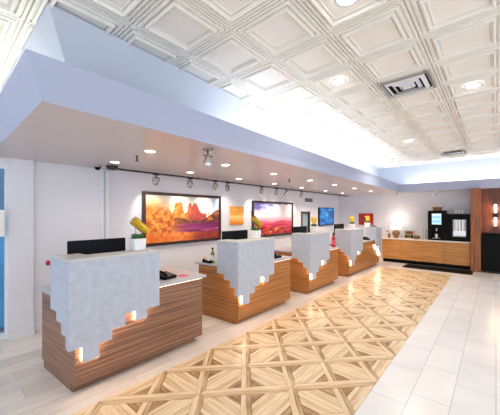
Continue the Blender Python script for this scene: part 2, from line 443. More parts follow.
d3 = dup(d2, (-2.72, YC[2], 0), label=LB[2])
d4 = desk(LB[3], YC[3], 2.45, 'honey', True)

# ------------------------------------------------------------------ monitors
def monitor(label, loc, rotz):
    t = thing('computer_monitor', label, 'monitor', loc, rotz, None)
    # faces -x (the clerk); guests see the back
    box('screen_housing', 'navy', (-.02, .015, -.285, .285, .14, .50), t, .006)
    box('screen', 'black', (-.024, -.0205, -.27, .27, .155, .485), t)
    bm = bmesh.new(); bx(bm, .016, .05, -.03, .03, .02, .30); obj('stand', bm, 'black', t)
    box('base', 'black', (-.10, .12, -.12, .12, 0, .018), t, .004)
    return t
mn = monitor('dark monitor behind the nearest reception desk shield', (-3.17, 1.17, .832), 0)
for y, lb in ((3.23, 'dark monitor behind the second desk from the left'), (5.20, 'dark monitor behind the third desk from the left'), (7.22, 'dark monitor behind the farthest desk, below the wall screen')):
    dup(mn, (-3.17, y+.02, .832), 0, lb)

# ------------------------------------------------------------------ pots with gold ornament
def planter(label, loc, style=0):
    t = thing('potted_succulent', label, 'plant', loc)
    s = .068
    bm = bmesh.new()
    for (a, b) in ((-s, 0), (0, 0)):
        pass
    prism(bm, [(-s*.9, -s*.9), (s*.9, -s*.9), (s*.9, s*.9), (-s*.9, s*.9)], lambda x, y: (x, y, 0), lambda x, y: (x*1.12, y*1.12, .13))
    obj('pot', bm, 'white', t, bevel=.006)
    box('soil', 'soil', (-s*.92, s*.92, -s*.92, s*.92, .131, .135), t)
    bm = bmesh.new()
    rnd = random.Random(style+3)
    for k in range(26):
        a = rnd.uniform(0, 2*PI); r = rnd.uniform(.005, .04); tl = rnd.uniform(.2, 1.0)
        p = Vector((r*math.cos(a), r*math.sin(a), .13)); q = Vector((math.cos(a)*math.sin(tl), math.sin(a)*math.sin(tl), math.cos(tl)))
        lathe(bm, [(.004, 0), (.013, .018), (.010, .038), (.0005, .055)], 7, p, q)
    obj('succulent_leaves', bm, 'green', t, smooth=True)
    bm = bmesh.new()
    if style == 0:
        # ribbed gold tube leaning over the pot
        n = 24; ax = Vector((.10, .75, -.62)).normalized(); o = Vector((-.005, -.05, .325))
        q = Vector((0, 0, 1)).rotation_difference(ax)
        rings = []
        for z in (0, .185):
            rings.append([bm.verts.new(o + q @ Vector(((.042+(.006 if i % 2 else 0))*math.cos(2*PI*i/n), (.042+(.006 if i % 2 else 0))*math.sin(2*PI*i/n), z))) for i in range(n)])
        for i in range(n): bm.faces.new((rings[0][i], rings[0][(i+1) % n], rings[1][(i+1) % n], rings[1][i]))
        bm.faces.new(rings[0]); bm.faces.new(rings[1])
        obj('gold_ornament', bm, 'gold', t)
        bm = bmesh.new(); tube(bm, (0, -.01, .13), (-.005, -.03, .30), .004); obj('stake', bm, 'grey', t)
    else:
        for k in range(5):
            a = k*2*PI/5; tl = .18
            lathe(bm, [(.004, 0), (.022, .06), (.028, .11), (.014, .16), (.001, .20)], 8, (.012*math.cos(a), .02*math.sin(a), .15), (math.cos(a)*tl, math.sin(a)*tl*1.2, 1))
        obj('petals', bm, 'yellow', t, smooth=True)
        bm = bmesh.new(); tube(bm, (0, 0, .13), (0, 0, .17), .006); obj('stem', bm, 'green', t)
    return t
planter('square white pot with ribbed gold tube on the nearest desk', (-2.89, 1.46, 1.211), 0)
planter('square white pot with tilted gold tube on the second desk', (-2.89, 3.42, 1.211), 0)
planter('square white pot with tall yellow bud on the third desk', (-2.89, 5.35, 1.211), 1)
planter('square white pot with yellow bud at near end of farthest desk', (-2.89, 7.42, 1.211), 2)
p5 = planter('white pot with yellow and orange flower in front of red artwork', (-2.89, 8.62, 1.211), 4)
bm = bmesh.new(); ball(bm, (.02, .05, .26), .045, (1, 1, .8)); obj('orange_bloom', bm, 'orange', p5, smooth=True)

# ------------------------------------------------------------------ items on the low counters
def phone(label, loc, rz):
    t = thing('desk_phone', label, 'phone', loc, rz)
    bm = bmesh.new(); prism(bm, [(-.09, 0), (.09, 0), (.09, .03), (-.09, .06)], lambda x, z: (x, -.09, z), lambda x, z: (x, .09, z)); obj('phone_body', bm, 'black', t, bevel=.004)
    bm = bmesh.new(); pts = []
    for k in range(9):
        a = k/8; pts.append(Vector((-.08+.16*a, -.065, .062+.022*math.sin(PI*a) - .025*a + .01)))
    for a, b in zip(pts, pts[1:]): tube(bm, a, b, .016, 8)
    obj('handset', bm, 'black', t, smooth=True)
    bm = bmesh.new()
    for i in range(4):
        for j in range(3):
            x = -.02+.025*i; z = .045-.0167*(x+.02)/.1*.6+.002
            bx(bm, x-.008, x+.008, -.02+.03*j, 0+.03*j, .035+(.09-x)/.18*.028-.006, .035+(.09-x)/.18*.028)
    obj('keypad', bm, 'grey', t)
    return t
phone('black desk phone on the low counter of the nearest desk', (-2.98, 1.86, .831), .2)
phone('black phone at the right end of the second desk counter', (-2.95, 4.02, .831), 0)
phone('black phone on the low counter between the farthest desk shields', (-2.90, 8.55, .831), 0)
tag(box('note_card', 'pink', (-3.0, -2.88, 2.02, 2.12, .831, .834)), 'small pinkish card lying on the nearest desk counter', 'card')
def bottle(label, loc, m, cap, h=.2, r=.028, band='white'):
    t = thing('bottle', label, 'bottle', loc)
    bm = bmesh.new(); lathe(bm, [(r, 0), (r, h*.6), (r*.45, h*.78), (r*.45, h*.88)], 14); obj('bottle_body', bm, m, t, smooth=True)
    bm = bmesh.new(); lathe(bm, [(r*.5, h*.88), (r*.5, h)], 12); obj('cap', bm, cap, t)
    bm = bmesh.new(); lathe(bm, [(r*1.03, h*.15), (r*1.03, h*.5)], 14); obj('bottle_label', bm, band, t)
    return t
bottle('pale green bottle with black cap left of the second desk shield', (-3.36, 2.93, .831), 'olive', 'black', .24, .03, 'white')
bottle('dark bottle close against the second desk shield', (-3.22, 2.94, .831), 'black', 'black', .15, .025, 'navy')
bottle('red bottle with black cap standing on the third desk counter', (-2.84, 6.18, .831), 'red', 'black', .33, .045, 'pink')
t = thing('tape_dispenser', 'black tape dispenser at left end of the second desk counter', 'tape dispenser', (-3.42, 2.87, .831))
bm = bmesh.new(); prism(bm, [(-.09, 0), (.09, 0), (.09, .05), (.05, .03), (-.02, .03), (-.05, .06), (-.09, .06)], lambda x, z: (x, -.025, z), lambda x, z: (x, .025, z)); obj('dispenser_body', bm, 'black', t, bevel=.003)
bm = bmesh.new(); lathe(bm, [(.035, -.01), (.035, .01)], 16, (-.03, 0, .075), (0, 1, 0)); obj('tape_roll', bm, 'cream', t)
t = thing('flower_sprig', 'pink flower sprig in small glass beside the second desk shield', 'flower', (-3.24, 3.02, .831))
bm = bmesh.new(); lathe(bm, [(.02, 0), (.024, .12)], 12); obj('vase', bm, 'white', t, smooth=True)
bm = bmesh.new(); tube(bm, (0, 0, .11), (0, -.02, .35), .003, 6); obj('stem', bm, 'green', t)
bm = bmesh.new()
for k in range(7): ball(bm, (random.uniform(-.02, .02), -.02+random.uniform(-.025, .025), .36+random.uniform(-.05, .04)), .018, n=8)
obj('petals', bm, 'pink', t, smooth=True)
t = thing('flower_sprig', 'small red flower peeking left of the nearest desk shield', 'flower', (-3.30, .93, .831))
bm = bmesh.new(); lathe(bm, [(.018, 0), (.022, .1)], 12); obj('vase', bm, 'white', t, smooth=True)
bm = bmesh.new(); tube(bm, (0, 0, .09), (-.12, -.13, .25), .003, 6); obj('stem', bm, 'green', t)
bm = bmesh.new(); ball(bm, (-.13, -.145, .27), .022, (1, 1, 1.3), 10); obj('petals', bm, 'red', t, smooth=True)
t = thing('card_printer', 'black printer on the second desk counter beside third desk', 'printer', (-3.42, 4.02, .831))
box('printer_body', 'black', (-.13, .13, -.15, .15, 0, .10), t, .01)
box('paper_tray', 'grey', (-.11, .11, -.13, .13, .102, .112), t)
tag(box('document_tray', 'black', (-2.94, -2.76, 8.92, 9.08, 1.212, 1.235), bevel=.004), 'flat dark tray on right shield of the farthest desk', 'tray')

# ------------------------------------------------------------------ painted pictures
def vnoise(x, y, s=0):
    def h(i, j):
        v = math.sin(i*127.1+j*311.7+s*74.7)*43758.5453; return v-math.floor(v)
    i, j = math.floor(x), math.floor(y); fx, fy = x-i, y-j; fx = fx*fx*(3-2*fx); fy = fy*fy*(3-2*fy)
    return (h(i, j)*(1-fx)+h(i+1, j)*fx)*(1-fy)+(h(i, j+1)*(1-fx)+h(i+1, j+1)*fx)*fy
def mix(a, b, t): t = max(0, min(1, t)); return tuple(p+(q-p)*t for p, q in zip(a, b))
def ss(a, b, x): t = max(0, min(1, (x-a)/(b-a))); return t*t*(3-2*t)
def pic1(u, v):
    n = vnoise(u*22, v*14, 1)*.5+vnoise(u*55, v*36, 2)*.5; n2 = vnoise(u*60, v*36, 5)
    c = mix((250, 240, 224), (186, 212, 240), ss(.72, 1, u)*.9+.2*(v-.6))
    c = mix(c, (252, 222, 160), ss(.35, 0, u)*.6)
    h = .62
    if .32 < u < .47: h = .66+.20*ss(.33, .36, u)*ss(.47, .44, u)+.03*(n2-.5)
    if .50 <= u < .72: h = .64+.22*ss(.51, .54, u)*ss(.71, .64, u)
    if .57 < u < .60: h -= .06
    h += .03*(n2-.5)
    if v < h and .20 < u < .80:
        lit = mix((255, 190, 70), (226, 96, 60), ss(.40, .66, u)); dark = mix((214, 100, 40), (140, 44, 70), ss(.4, .66, u))
        c = mix(dark, lit, n*1.4-.15)
    hill = .50+.05*math.sin(u*7)+.18*ss(.70, 1, u)+.03*(n-.5)
    if v < hill and u > .34: c = mix((66, 34, 40), (150, 80, 50), n*n2*2.2)
    if u > .82 and .45 < v < .66: c = mix(c, (236, 130, 40), ss(.35, .7, n)*.9)
    if v < .38+.07*(u-.5) and u > .25:
        st = vnoise(u*5, v*40, 7); c = mix((96, 26, 76), (190, 70, 140), st); c = mix(c, (240, 170, 150), ss(.78, .95, st)*.7)
    f = ss(.50, .20, u+.25*(v-.45)+.22*(n-.5))
    if v < .92: c = mix(c, mix((176, 58, 16), (255, 190, 70), n*1.7-.35), f*ss(1.0, .62, v-.2*(n-.5)))
    if v < .16+.05*n: c = mix(mix((226, 90, 30), (252, 170, 70), n), mix((110, 34, 40), (200, 80, 50), n), ss(.45, .75, u))
    return c
def pic2(u, v):
    n = vnoise(u*7, v*14, 3)*.55+vnoise(u*22, v*30, 4)*.45; n2 = vnoise(u*36, v*24, 8)
    c = mix((252, 244, 246), (236, 190, 206), n*.6)
    c = mix(c, (84, 90, 176), ss(.76, .98, v+.3*(n-.5)-.35*(u-.25))*.9)
    c = mix(c, (244, 150, 172), ss(.60, .44, v)*.8)
    ridge = .43+.025*math.sin(u*9+1)+.03*(n-.5)
    if v < ridge: c = mix((206, 44, 90), (250, 140, 150), n)
    if v < .33+.03*math.sin(u*5): c = mix((180, 24, 70), (244, 96, 120), vnoise(u*6, v*40, 5))
    if v < .22+.12*ss(.6, .1, u)*n: c = mix(mix((110, 16, 30), (232, 70, 70), n2*1.2-.1), (250, 170, 80), ss(.55, .8, n)*ss(.8, .5, u))
    return c
def pic3(u, v):
    n = vnoise(u*5, v*20, 6)
    c = mix((236, 140, 40), (250, 190, 90), n)
    c = mix(c, (252, 226, 160), ss(.25, 0, abs(v-.42))*.8)
    return mix(c, (200, 96, 24), ss(.2, 0, v)*.5)
def pic4(u, v):
    n = vnoise(u*5, v*5, 9)
    c = (182, 34, 40)
    if .18 < u < .85 and .15 < v < .85: c = mix((60, 30, 30), (240, 170, 60), n*1.6-.3)
    if .4 < u < .7 and .3 < v < .6: c = (40, 90, 120)
    return c
def tvp(u, v):
    n = vnoise(u*4, v*4, 11)*.6+vnoise(u*12, v*10, 12)*.4
    c = mix((12, 56, 130), (60, 160, 226), n*1.4-.2); c = mix(c, (130, 205, 245), ss(.25, 0, math.hypot(u-.55, v-.62))*.7)
    return c
def scr(u, v):
    c = (190, 226, 240)
    if int(v*5) % 2 and .1 < u < .9: c = (150, 200, 226)
    if v > .82: c = (230, 244, 250)
    return c
def canvas(name, fn, m, nu, nv, pt, parent):
    """coloured grid; pt(u,v) gives the place of a point of the picture"""
    bm = bmesh.new(); gr = [[bm.verts.new(pt(i/nu, j/nv)) for j in range(nv+1)] for i in range(nu+1)]
    cl = bm.loops.layers.color.new('paint') if False else None
    fs = []
    for i in range(nu):
        for j in range(nv): fs.append(((i+.5)/nu, (j+.5)/nv)); bm.faces.new((gr[i][j], gr[i+1][j], gr[i+1][j+1], gr[i][j+1]))
    me = bpy.data.meshes.new(name); bm.to_mesh(me); bm.free()
    ca = me.color_attributes.new('paint', 'FLOAT_COLOR', 'POINT')
    k = 0
    for i in range(nu+1):
        for j in range(nv+1):
            ca.data[k].color = (*lin(tuple(max(0, min(255, q)) for q in fn(i/nu, j/nv))), 1); k += 1
    o = bpy.data.objects.new(name, me); C.objects.link(o); me.materials.append(M[m]); o.parent = parent
    return o
def wall_picture(name, label, cat, y0, y1, z0, z1, fn, fw, fm='frame', depth=.05, nu=150, nv=80, m='paint'):
    t = thing(name, label, cat, (WX+.001, (y0+y1)/2, z0)); w = (y1-y0)/2; h = z1-z0
    if fw:
        bm = bmesh.new(); bx(bm, 0, depth, -w, -w+fw, 0, h); bx(bm, 0, depth, w-fw, w, 0, h); bx(bm, 0, depth, -w+fw, w-fw, 0, fw); bx(bm, 0, depth, -w+fw, w-fw, h-fw, h)
        obj('picture_frame', bm, fm, t, bevel=.004)
    dd = depth-.02 if fw else depth
    box('backing', 'cream' if m == 'paint' else 'black', (0, dd-.002, -w+fw*.9, w-fw*.9, fw*.9, h-fw*.9), t)
    canvas('canvas' if m == 'paint' else 'screen', fn, m, nu, nv, lambda u, v: (dd, -w+fw+(2*w-2*fw)*u, fw+(h-2*fw)*v), t)
    return t
wall_picture('framed_picture', 'large framed picture of orange desert buttes above the nearest desks', 'picture', 2.44, 4.29, 1.02, 2.0, pic1, .055)
wall_picture('canvas_print', 'small unframed orange canvas between the two large pictures', 'picture', 4.58, 5.05, 1.345, 1.78, pic3, 0, depth=.035, nu=40, nv=40)
wall_picture('framed_picture', 'large framed picture of pink and red landscape with clouds', 'picture', 5.38, 7.26, .985, 1.945, pic2, .055)
t = wall_picture('television', 'wall-mounted television showing a blue image', 'television', 8.93, 10.09, 1.19, 1.83, tvp, .03, 'black', nu=60, nv=36, m='screen')
# red artwork hangs on back wall
t = thing('framed_artwork', 'small red framed artwork on back wall behind farthest desk', 'picture', (-3.62, BY-.001, 1.2))
bm = bmesh.new()
for dd in ((-.26, -.2, -.04, 0, 0, .42), (.2, .26, -.04, 0, 0, .42), (-.2, .2, -.04, 0, 0, .06), (-.2, .2, -.04, 0, .36, .42)): bx(bm, *dd)
obj('picture_frame', bm, 'red', t); box('backing', 'cream', (-.2, .2, -.02, 0, .06, .36), t)
canvas('canvas', pic4, 'paint', 30, 24, lambda u, v: (-.2+.4*u, -.022, .06+.3*v), t)
# air grille on left wall
t = thing('air_grille', 'small white wall grille high above the framed office window', 'vent', (WX, 8.27, 2.0))
box('grille_backing', 'black', (0, .008, -.26, .26, 0, .12), t)
bm = bmesh.new()
for k in range(5): bx(bm, .008, .02, -.25, .25, .01+.022*k, .02+.022*k)
obj('slats', bm, 'grey', t)
bm = bmesh.new(); bx(bm, .0, .022, -.28, -.26, -.01, .13); bx(bm, 0, .022, .26, .28, -.01, .13); bx(bm, 0, .022, -.26, .26, -.01, 0); bx(bm, 0, .022, -.26, .26, .12, .13)
obj('grille_frame', bm, 'trim', t)

# ------------------------------------------------------------------ lights: downlights
def spot(par, loc, energy, col, size, blend=.6, rot=None, radius=.04):
    l = bpy.data.lights.new('lamp', 'SPOT'); l.energy = energy; l.color = col; l.spot_size = size; l.spot_blend = blend; l.shadow_soft_size = radius
    o = bpy.data.objects.new('lamp_light', l); C.objects.link(o); o.parent = par; o.location = loc
    if rot: o.rotation_euler = rot
    return o
WARM = (1, .82, .64); NEUT = (1, .86, .7)
def downlight(name, label, loc, lens, e, col, r=.075, group=None):
    t = thing(name, label, 'ceiling light', loc, 0, group)
    bm = bmesh.new(); n = 24
    for (r0, z0), (r1, z1) in zip([(r*.72, -.001), (r*.76, -.008), (r, -.006), (r+.004, -.0005)][:-1], [(r*.72, -.001), (r*.76, -.008), (r, -.006), (r+.004, -.0005)][1:]):
        for i in range(n):
            a, b = 2*PI*i/n, 2*PI*(i+1)/n
            quad(bm, (r0*math.cos(a), r0*math.sin(a), z0), (r0*math.cos(b), r0*math.sin(b), z0), (r1*math.cos(b), r1*math.sin(b), z1), (r1*math.cos(a), r1*math.sin(a), z1))
    obj('trim_ring', bm, 'trim', t)
    bm = bmesh.new(); lathe(bm, [(r*.72, -.004), (r*.72, -.001)], 24); obj('lens', bm, lens, t)
    if e: spot(t, (0, 0, -.03), e, col, 2.4, .8)
    return t
order = ['first', 'second', 'third', 'fourth', 'fifth', 'sixth', 'seventh']
a0 = None
for k, y in enumerate((1.63, 2.80, 3.97, 5.25, 6.43, 7.7, 9.0)):
    downlight('recessed_light', '%s lit downlight of the soffit row above the desk fronts, counted from the left' % order[k], (-2.93, y, ZS), 'lens', 12 if k == 0 else 22 if k < 5 else 60, WARM, group='soffit downlights')
for k, y in enumerate((1.65, 2.90, 4.10, 5.30, 6.55, 7.94, 9.2)):
    downlight('recessed_light', '%s lit downlight of the soffit row nearer the wall, counted from the left' % order[k], (-3.9, y, ZS), 'lens', 12 if k == 0 else 22 if k < 5 else 60, WARM, group='soffit downlights')
for lb, x, y in (('lit ceiling downlight in tile left of the large diffuser', -1.442, 3.268), ('lit ceiling downlight right of the large diffuser', -.218, 4.492), ('lit ceiling downlight in far part of tiled ceiling', -1.442, 6.94), ('round ceiling light at the top edge of the view', -.83, 2.044)):
    downlight('recessed_light', lb, (x, y, ZC-.001+.02-.005), 'lensw', 110 if y > 6 else 45, NEUT, .1)

# ceiling diffusers
def diffuser(label, x, y, s=.27, sy=.27):
    t = thing('air_diffuser', label, 'vent', (x, y, ZC))
    for nm, k0, k1, z0, z1, mm in (('outer_frame', 1, .90, -.012, -.02, 'grey'), ('vane_ring', .78, .66, -.005, -.03, 'trim'), ('vane_ring', .54, .42, -.005, -.03, 'trim'), ('vane_ring', .30, .20, -.005, -.03, 'trim')):
        bm = bmesh.new()
        a = [(-k0*s, -k0*sy, z0), (k0*s, -k0*sy, z0), (k0*s, k0*sy, z0), (-k0*s, k0*sy, z0)]; b = [(-k1*s, -k1*sy, z1), (k1*s, -k1*sy, z1), (k1*s, k1*sy, z1), (-k1*s, k1*sy, z1)]
        c = [(x_*.98, y_*.98, z_+.003) for x_, y_, z_ in a]
        for i in range(4): quad(bm, a[i], a[(i+1) % 4], b[(i+1) % 4], b[i])
        o = obj(nm, bm, mm, t); md = o.modifiers.new('s', 'SOLIDIFY'); md.thickness = .004
    box('duct_plate', 'black', (-.86*s, .86*s, -.86*sy, .86*sy, -.004, 0), t)
    box('centre_plate', 'trim', (-.16*s, .16*s, -.16*sy, .16*sy, -.03, -.005), t)
    return t
diffuser('large square metal air diffuser in the tiled ceiling', -.83, 3.90)
diffuser('small far air diffuser near the end of the tiled ceiling', -.83, 9.05, .27, .2)

# ------------------------------------------------------------------ track with heads
tr = thing('light_track', 'long black lighting track under the soffit by the wall', 'light track', (-4.25, 1.76, ZS))
box('rail', 'blackm', (-.018, .018, 0, 8.7, -.05, -.026), tr)
bm = bmesh.new(); lathe(bm, [(.05, -.06), (.075, -.045), (.08, 0)], 20, (0, .0, 0)); obj('canopy', bm, 'blackm', tr, smooth=True)
for y in (1.6, 3.2, 4.8, 6.4, 8.0):
    bm = bmesh.new(); tube(bm, (0, y, -.028), (0, y, 0), .006, 8); obj('hanger', bm, 'blackm', tr)
def head(label, y, aim, tgt):
    t = thing('track_spotlight', label, 'spotlight', (-4.25, y, ZS-.05), 0, 'spotlights on the wall track')
    box('adapter', 'blackm', (-.014, .014, -.035, .035, -.014, 0), t)
    ax = Vector(aim).normalized(); c = Vector((0, 0, -.085))
    bm = bmesh.new(); tube(bm, (0, 0, -.014), (0, 0, -.03), .006, 8)
    sx = Vector((0, 1, 0))
    pts = [Vector((0, 0, -.03)), Vector((0, .042, -.045)), Vector((0, .046, -.09))]
    for a, b in zip(pts, pts[1:]): tube(bm, a, b, .005, 8)
    pts = [Vector((0, 0, -.03)), Vector((0, -.042, -.045)), Vector((0, -.046, -.09))]
    for a, b in zip(pts, pts[1:]): tube(bm, a, b, .005, 8)
    obj('yoke', bm, 'blackm', t)
    bm = bmesh.new(); lathe(bm, [(.012, -.055), (.022, -.05), (.026, -.02), (.04, .03), (.04, .045), (.036, .045), (.034, .036)], 18, c, ax); obj('lamp_housing', bm, 'chrome', t, smooth=True)
    bm = bmesh.new(); lathe(bm, [(.033, .034), (.033, .037)], 18, c, ax); obj('lens', bm, 'lens', t)
    q = Vector((0, 0, -1)).rotation_difference(ax).to_euler()
    spot(t, c+ax*.05, 14, (1, .88, .74), 1.3, .7, q, .02)
    t.scale = (1.3, 1.3, 1.3)
    return t
HN = ['first and leftmost', 'second', 'third', 'fourth', 'fifth', 'sixth', 'seventh', 'eighth and rightmost']
for k, (y, a) in enumerate(zip((2.47, 3.16, 3.78, 4.12, 5.27, 5.88, 6.33, 7.10), (.25, .15, .05, .9, .3, .1, -.1, .3))):
    head('%s silver spotlight hanging on the black wall track, counted from left' % HN[k], y, (-.45, a*.4, -.55), None)

# ceiling devices
t = thing('security_camera', 'small dark dome camera left of the black light track', 'camera', (-4.42, 1.62, ZS))
bm = bmesh.new(); lathe(bm, [(.05, -.02), (.055, 0)], 20); obj('camera_base', bm, 'grey', t)
bm = bmesh.new(); lathe(bm, [(.001, -.065), (.02, -.06), (.036, -.044), (.042, -.021)], 20); obj('dome', bm, 'black', t, smooth=True)
def sprinkler(label, loc):
    t = thing('sprinkler_head', label, 'sprinkler', loc)
    bm = bmesh.new(); lathe(bm, [(.022, -.008), (.035, 0)], 18); obj('escutcheon', bm, 'chrome', t, smooth=True)
    bm = bmesh.new(); tube(bm, (0, 0, -.045), (0, 0, -.008), .009, 10); tube(bm, (.014, 0, -.06), (.01, 0, -.03), .004, 6); tube(bm, (-.014, 0, -.06), (-.01, 0, -.03), .004, 6); obj('sprinkler_body', bm, 'blackm', t)
    bm = bmesh.new(); lathe(bm, [(.022, -.066), (.022, -.061)], 16); obj('deflector', bm, 'blackm', t)
    return t
sprinkler('dark sprinkler head on soffit above the nearest desk', (-3.30, 1.66, ZS))
sprinkler('sprinkler head on soffit between the downlights above third desk', (-3.15, 4.79, ZS))
sprinkler('dark sprinkler head at the far end of the soffit', (-2.50, 10.3, ZS))
t = thing('adjustable_spotlight', 'clear and silver spotlight hanging from the soffit edge', 'spotlight', (-2.36, 1.99, ZS))
t.scale = (1.3, 1.3, 1.25)
bm = bmesh.new(); lathe(bm, [(.045, -.012), (.045, 0)], 20); obj('mount_plate', bm, 'grey', t)
bm = bmesh.new(); tube(bm, (0, 0, -.06), (0, 0, -.012), .006, 8); tube(bm, (0, -.05, -.06), (0, .05, -.06), .004, 8); obj('arm', bm, 'blackm', t)
bm = bmesh.new(); lathe(bm, [(.02, 0), (.036, .05), (.038, .085), (.034, .085), (.03, .05)], 18, (0, 0, -.055), (-.12, .03, -1)); obj('glass_shade', bm, 'chrome', t, smooth=True)
t = thing('security_camera', 'small white camera hanging above the coffee machines', 'camera', (-1.42, 10.3, ZS))
bm = bmesh.new(); lathe(bm, [(.04, -.02), (.045, 0)], 18); obj('camera_base', bm, 'white', t)
bm = bmesh.new(); tube(bm, (0, 0, -.06), (0, 0, -.02), .012, 10); obj('bracket', bm, 'white', t)
bm = bmesh.new(); tube(bm, (.03, .04, -.10), (-.03, -.08, -.13), .04, 14); obj('camera_body', bm, 'white', t, smooth=True)

# ------------------------------------------------------------------ coffee counter
t = thing('coffee_counter', 'long honey wood coffee counter with white top at far wall', 'counter', (-2.9, 10.06, 0))
L_ = 2.36
for k in range(4):
    x0 = .01+k*(L_-.02)/4; x1 = x0+(L_-.02)/4-.006
    box('cabinet_door', 'oak', (x0, x1, 0, .02, .12, .76), t, .002)
box('cabinet_body', 'oak', (0, L_, .021, .56, .12, .765), t)
box('plinth', 'black', (.02, L_-.02, .06, .54, 0, .12), t)
box('worktop', 'whitestone', (-.02, L_, -.03, .575, .766, .80), t, .004)
t = thing('floor_mat', 'black rubber mat on floor before the coffee counter', 'mat', (-1.33, 9.68, 0))
bm = bmesh.new(); bx(bm, -.80, .86, -.34, .34, .0, .012); obj('mat_border', bm, 'black', t, bevel=.004)
box('mat_field', 'mat', (-.75, .81, -.29, .29, .0121, .016), t)
ZT = .801
# table lamp
t = thing('table_lamp', 'lit table lamp with bronze urn base on coffee counter', 'lamp', (-2.53, 10.32, ZT))
bm = bmesh.new(); lathe(bm, [(.07, 0), (.075, .015), (.05, .03), (.09, .08), (.12, .15), (.10, .22), (.05, .25), (.03, .27), (.03, .29)], 24); obj('lamp_base', bm, 'lampbase', t, smooth=True)
bm = bmesh.new(); lathe(bm, [(.17, .29), (.12, .53)], 28); obj('lamp_shade', bm, 'shade', t, smooth=True)
l = bpy.data.lights.new('lamp', 'POINT'); l.energy = 6; l.color = (1, .87, .7); l.shadow_soft_size = .12
o = bpy.data.objects.new('lamp_light', l); C.objects.link(o); o.parent = t; o.location = (0, -.02, .62)
# cups, jars, boxes
def jar(label, loc, m, r, h, lid):
    t = thing('canister', label, 'canister', loc)
    bm = bmesh.new(); lathe(bm, [(r, 0), (r*1.03, h*.5), (r*.92, h)], 16); obj('canister_body', bm, m, t, smooth=True)
    bm = bmesh.new(); lathe(bm, [(r*.95, h+.001), (r*.95, h+.02), (r*.2, h+.025), (r*.2, h+.04)], 16); obj('lid', bm, lid, t, smooth=True)
jar('cream canister left of the lamp on coffee counter', (-2.79, 10.28, ZT), 'cream', .05, .20, 'brown')
jar('short brown canister just left of the lamp', (-2.70, 10.18, ZT), 'lampbase', .04, .12, 'black')
t = thing('tea_box', 'open tea box with green and brown packets beside lamp', 'box', (-2.12, 10.3, ZT))
bm = bmesh.new(); bx(bm, -.13, .13, -.08, .08, 0, .02); bx(bm, -.13, -.12, -.08, .08, .02, .26); bx(bm, .12, .13, -.08, .08, .02, .26); bx(bm, -.12, .12, .07, .08, .02, .26); bx(bm, -.12, .12, -.08, .07, .13, .14); bx(bm, -.12, .12, -.08, .07, .25, .26)
obj('rack', bm, 'cream', t)
for k in range(4): box('tea_packets', ('olive', 'brown', 'red', 'lampbase')[k], (-.115+.058*k, -.065+.058*k, -.07, .05, .141, .22), t)
for k in range(4): box('tea_packets', ('black', 'brown', 'olive', 'black')[k], (-.115+.058*k, -.065+.058*k, -.07, .05, .021, .10), t)
t = thing('snack_basket', 'small wicker basket between tea box and cup stacks', 'basket', (-1.90, 10.22, ZT))
bm = bmesh.new(); lathe(bm, [(.07, 0), (.09, .10), (.084, .10), (.065, .008)], 18); obj('basket_body', bm, 'brown', t, smooth=True)
bm = bmesh.new()
for k in range(6): ball(bm, (random.uniform(-.04, .04), random.uniform(-.04, .04), .09), .03, n=8)
obj('snacks', bm, 'olive', t, smooth=True)
for k, x in enumerate((-1.80, -1.70)):
    t = thing('cup_stack', ('left' if k == 0 else 'right')+' tall stack of white paper cups beside tall coffee machine', 'cups', (x, 10.34, ZT))
    for i in range(14):
        bm = bmesh.new(); lathe(bm, [(.030, 0), (.04, .09), (.043, .09), (.043, .095)], 14, (0, 0, .017*i)); obj('cup', bm, 'cup', t)
# tall coffee machine
t = thing('coffee_machine', 'tall black coffee machine with lit touch screen', 'coffee machine', (-1.36, 10.35, ZT))
bm = bmesh.new(); bx(bm, -.225, .225, -.08, .2, .0, .9); bx(bm, -.225, .225, -.2, -.081, .36, .9); bx(bm, -.225, .225, -.2, -.081, 0, .05)
bx(bm, -.225, -.12, -.2, -.081, .051, .359); bx(bm, .10, .225, -.2, -.081, .051, .359)
obj('machine_body', bm, 'black', t)
canvas('touch_screen', scr, 'screen', 16, 20, lambda u, v: (-.12+.24*u, -.202, .48+.33*v), t)
box('drip_tray', 'grey', (-.11, .09, -.19, -.09, .0505, .07), t)
bm = bmesh.new(); lathe(bm, [(.03, 0), (.04, .12)], 14, (-.01, -.14, .071)); obj('paper_cup', bm, 'cup', t, smooth=True)
bm = bmesh.new(); tube(bm, (-.01, -.14, .28), (-.01, -.14, .359), .02, 10); obj('spout', bm, 'chrome', t)
t = thing('wire_basket', 'brown basket on top of the tall coffee machine', 'basket', (-1.36, 10.33, ZT+.901))
bm = bmesh.new(); prism(bm, [(-.10, -.07), (.10, -.07), (.10, .07), (-.10, .07)], lambda x, y: (x, y, 0), lambda x, y: (x*1.2, y*1.2, .11)); obj('basket_body', bm, 'brown', t)
bm = bmesh.new()
for k in range(5): ball(bm, (-.08+.04*k, 0, .12), .03, n=8)
obj('packets', bm, 'cream', t, smooth=True)
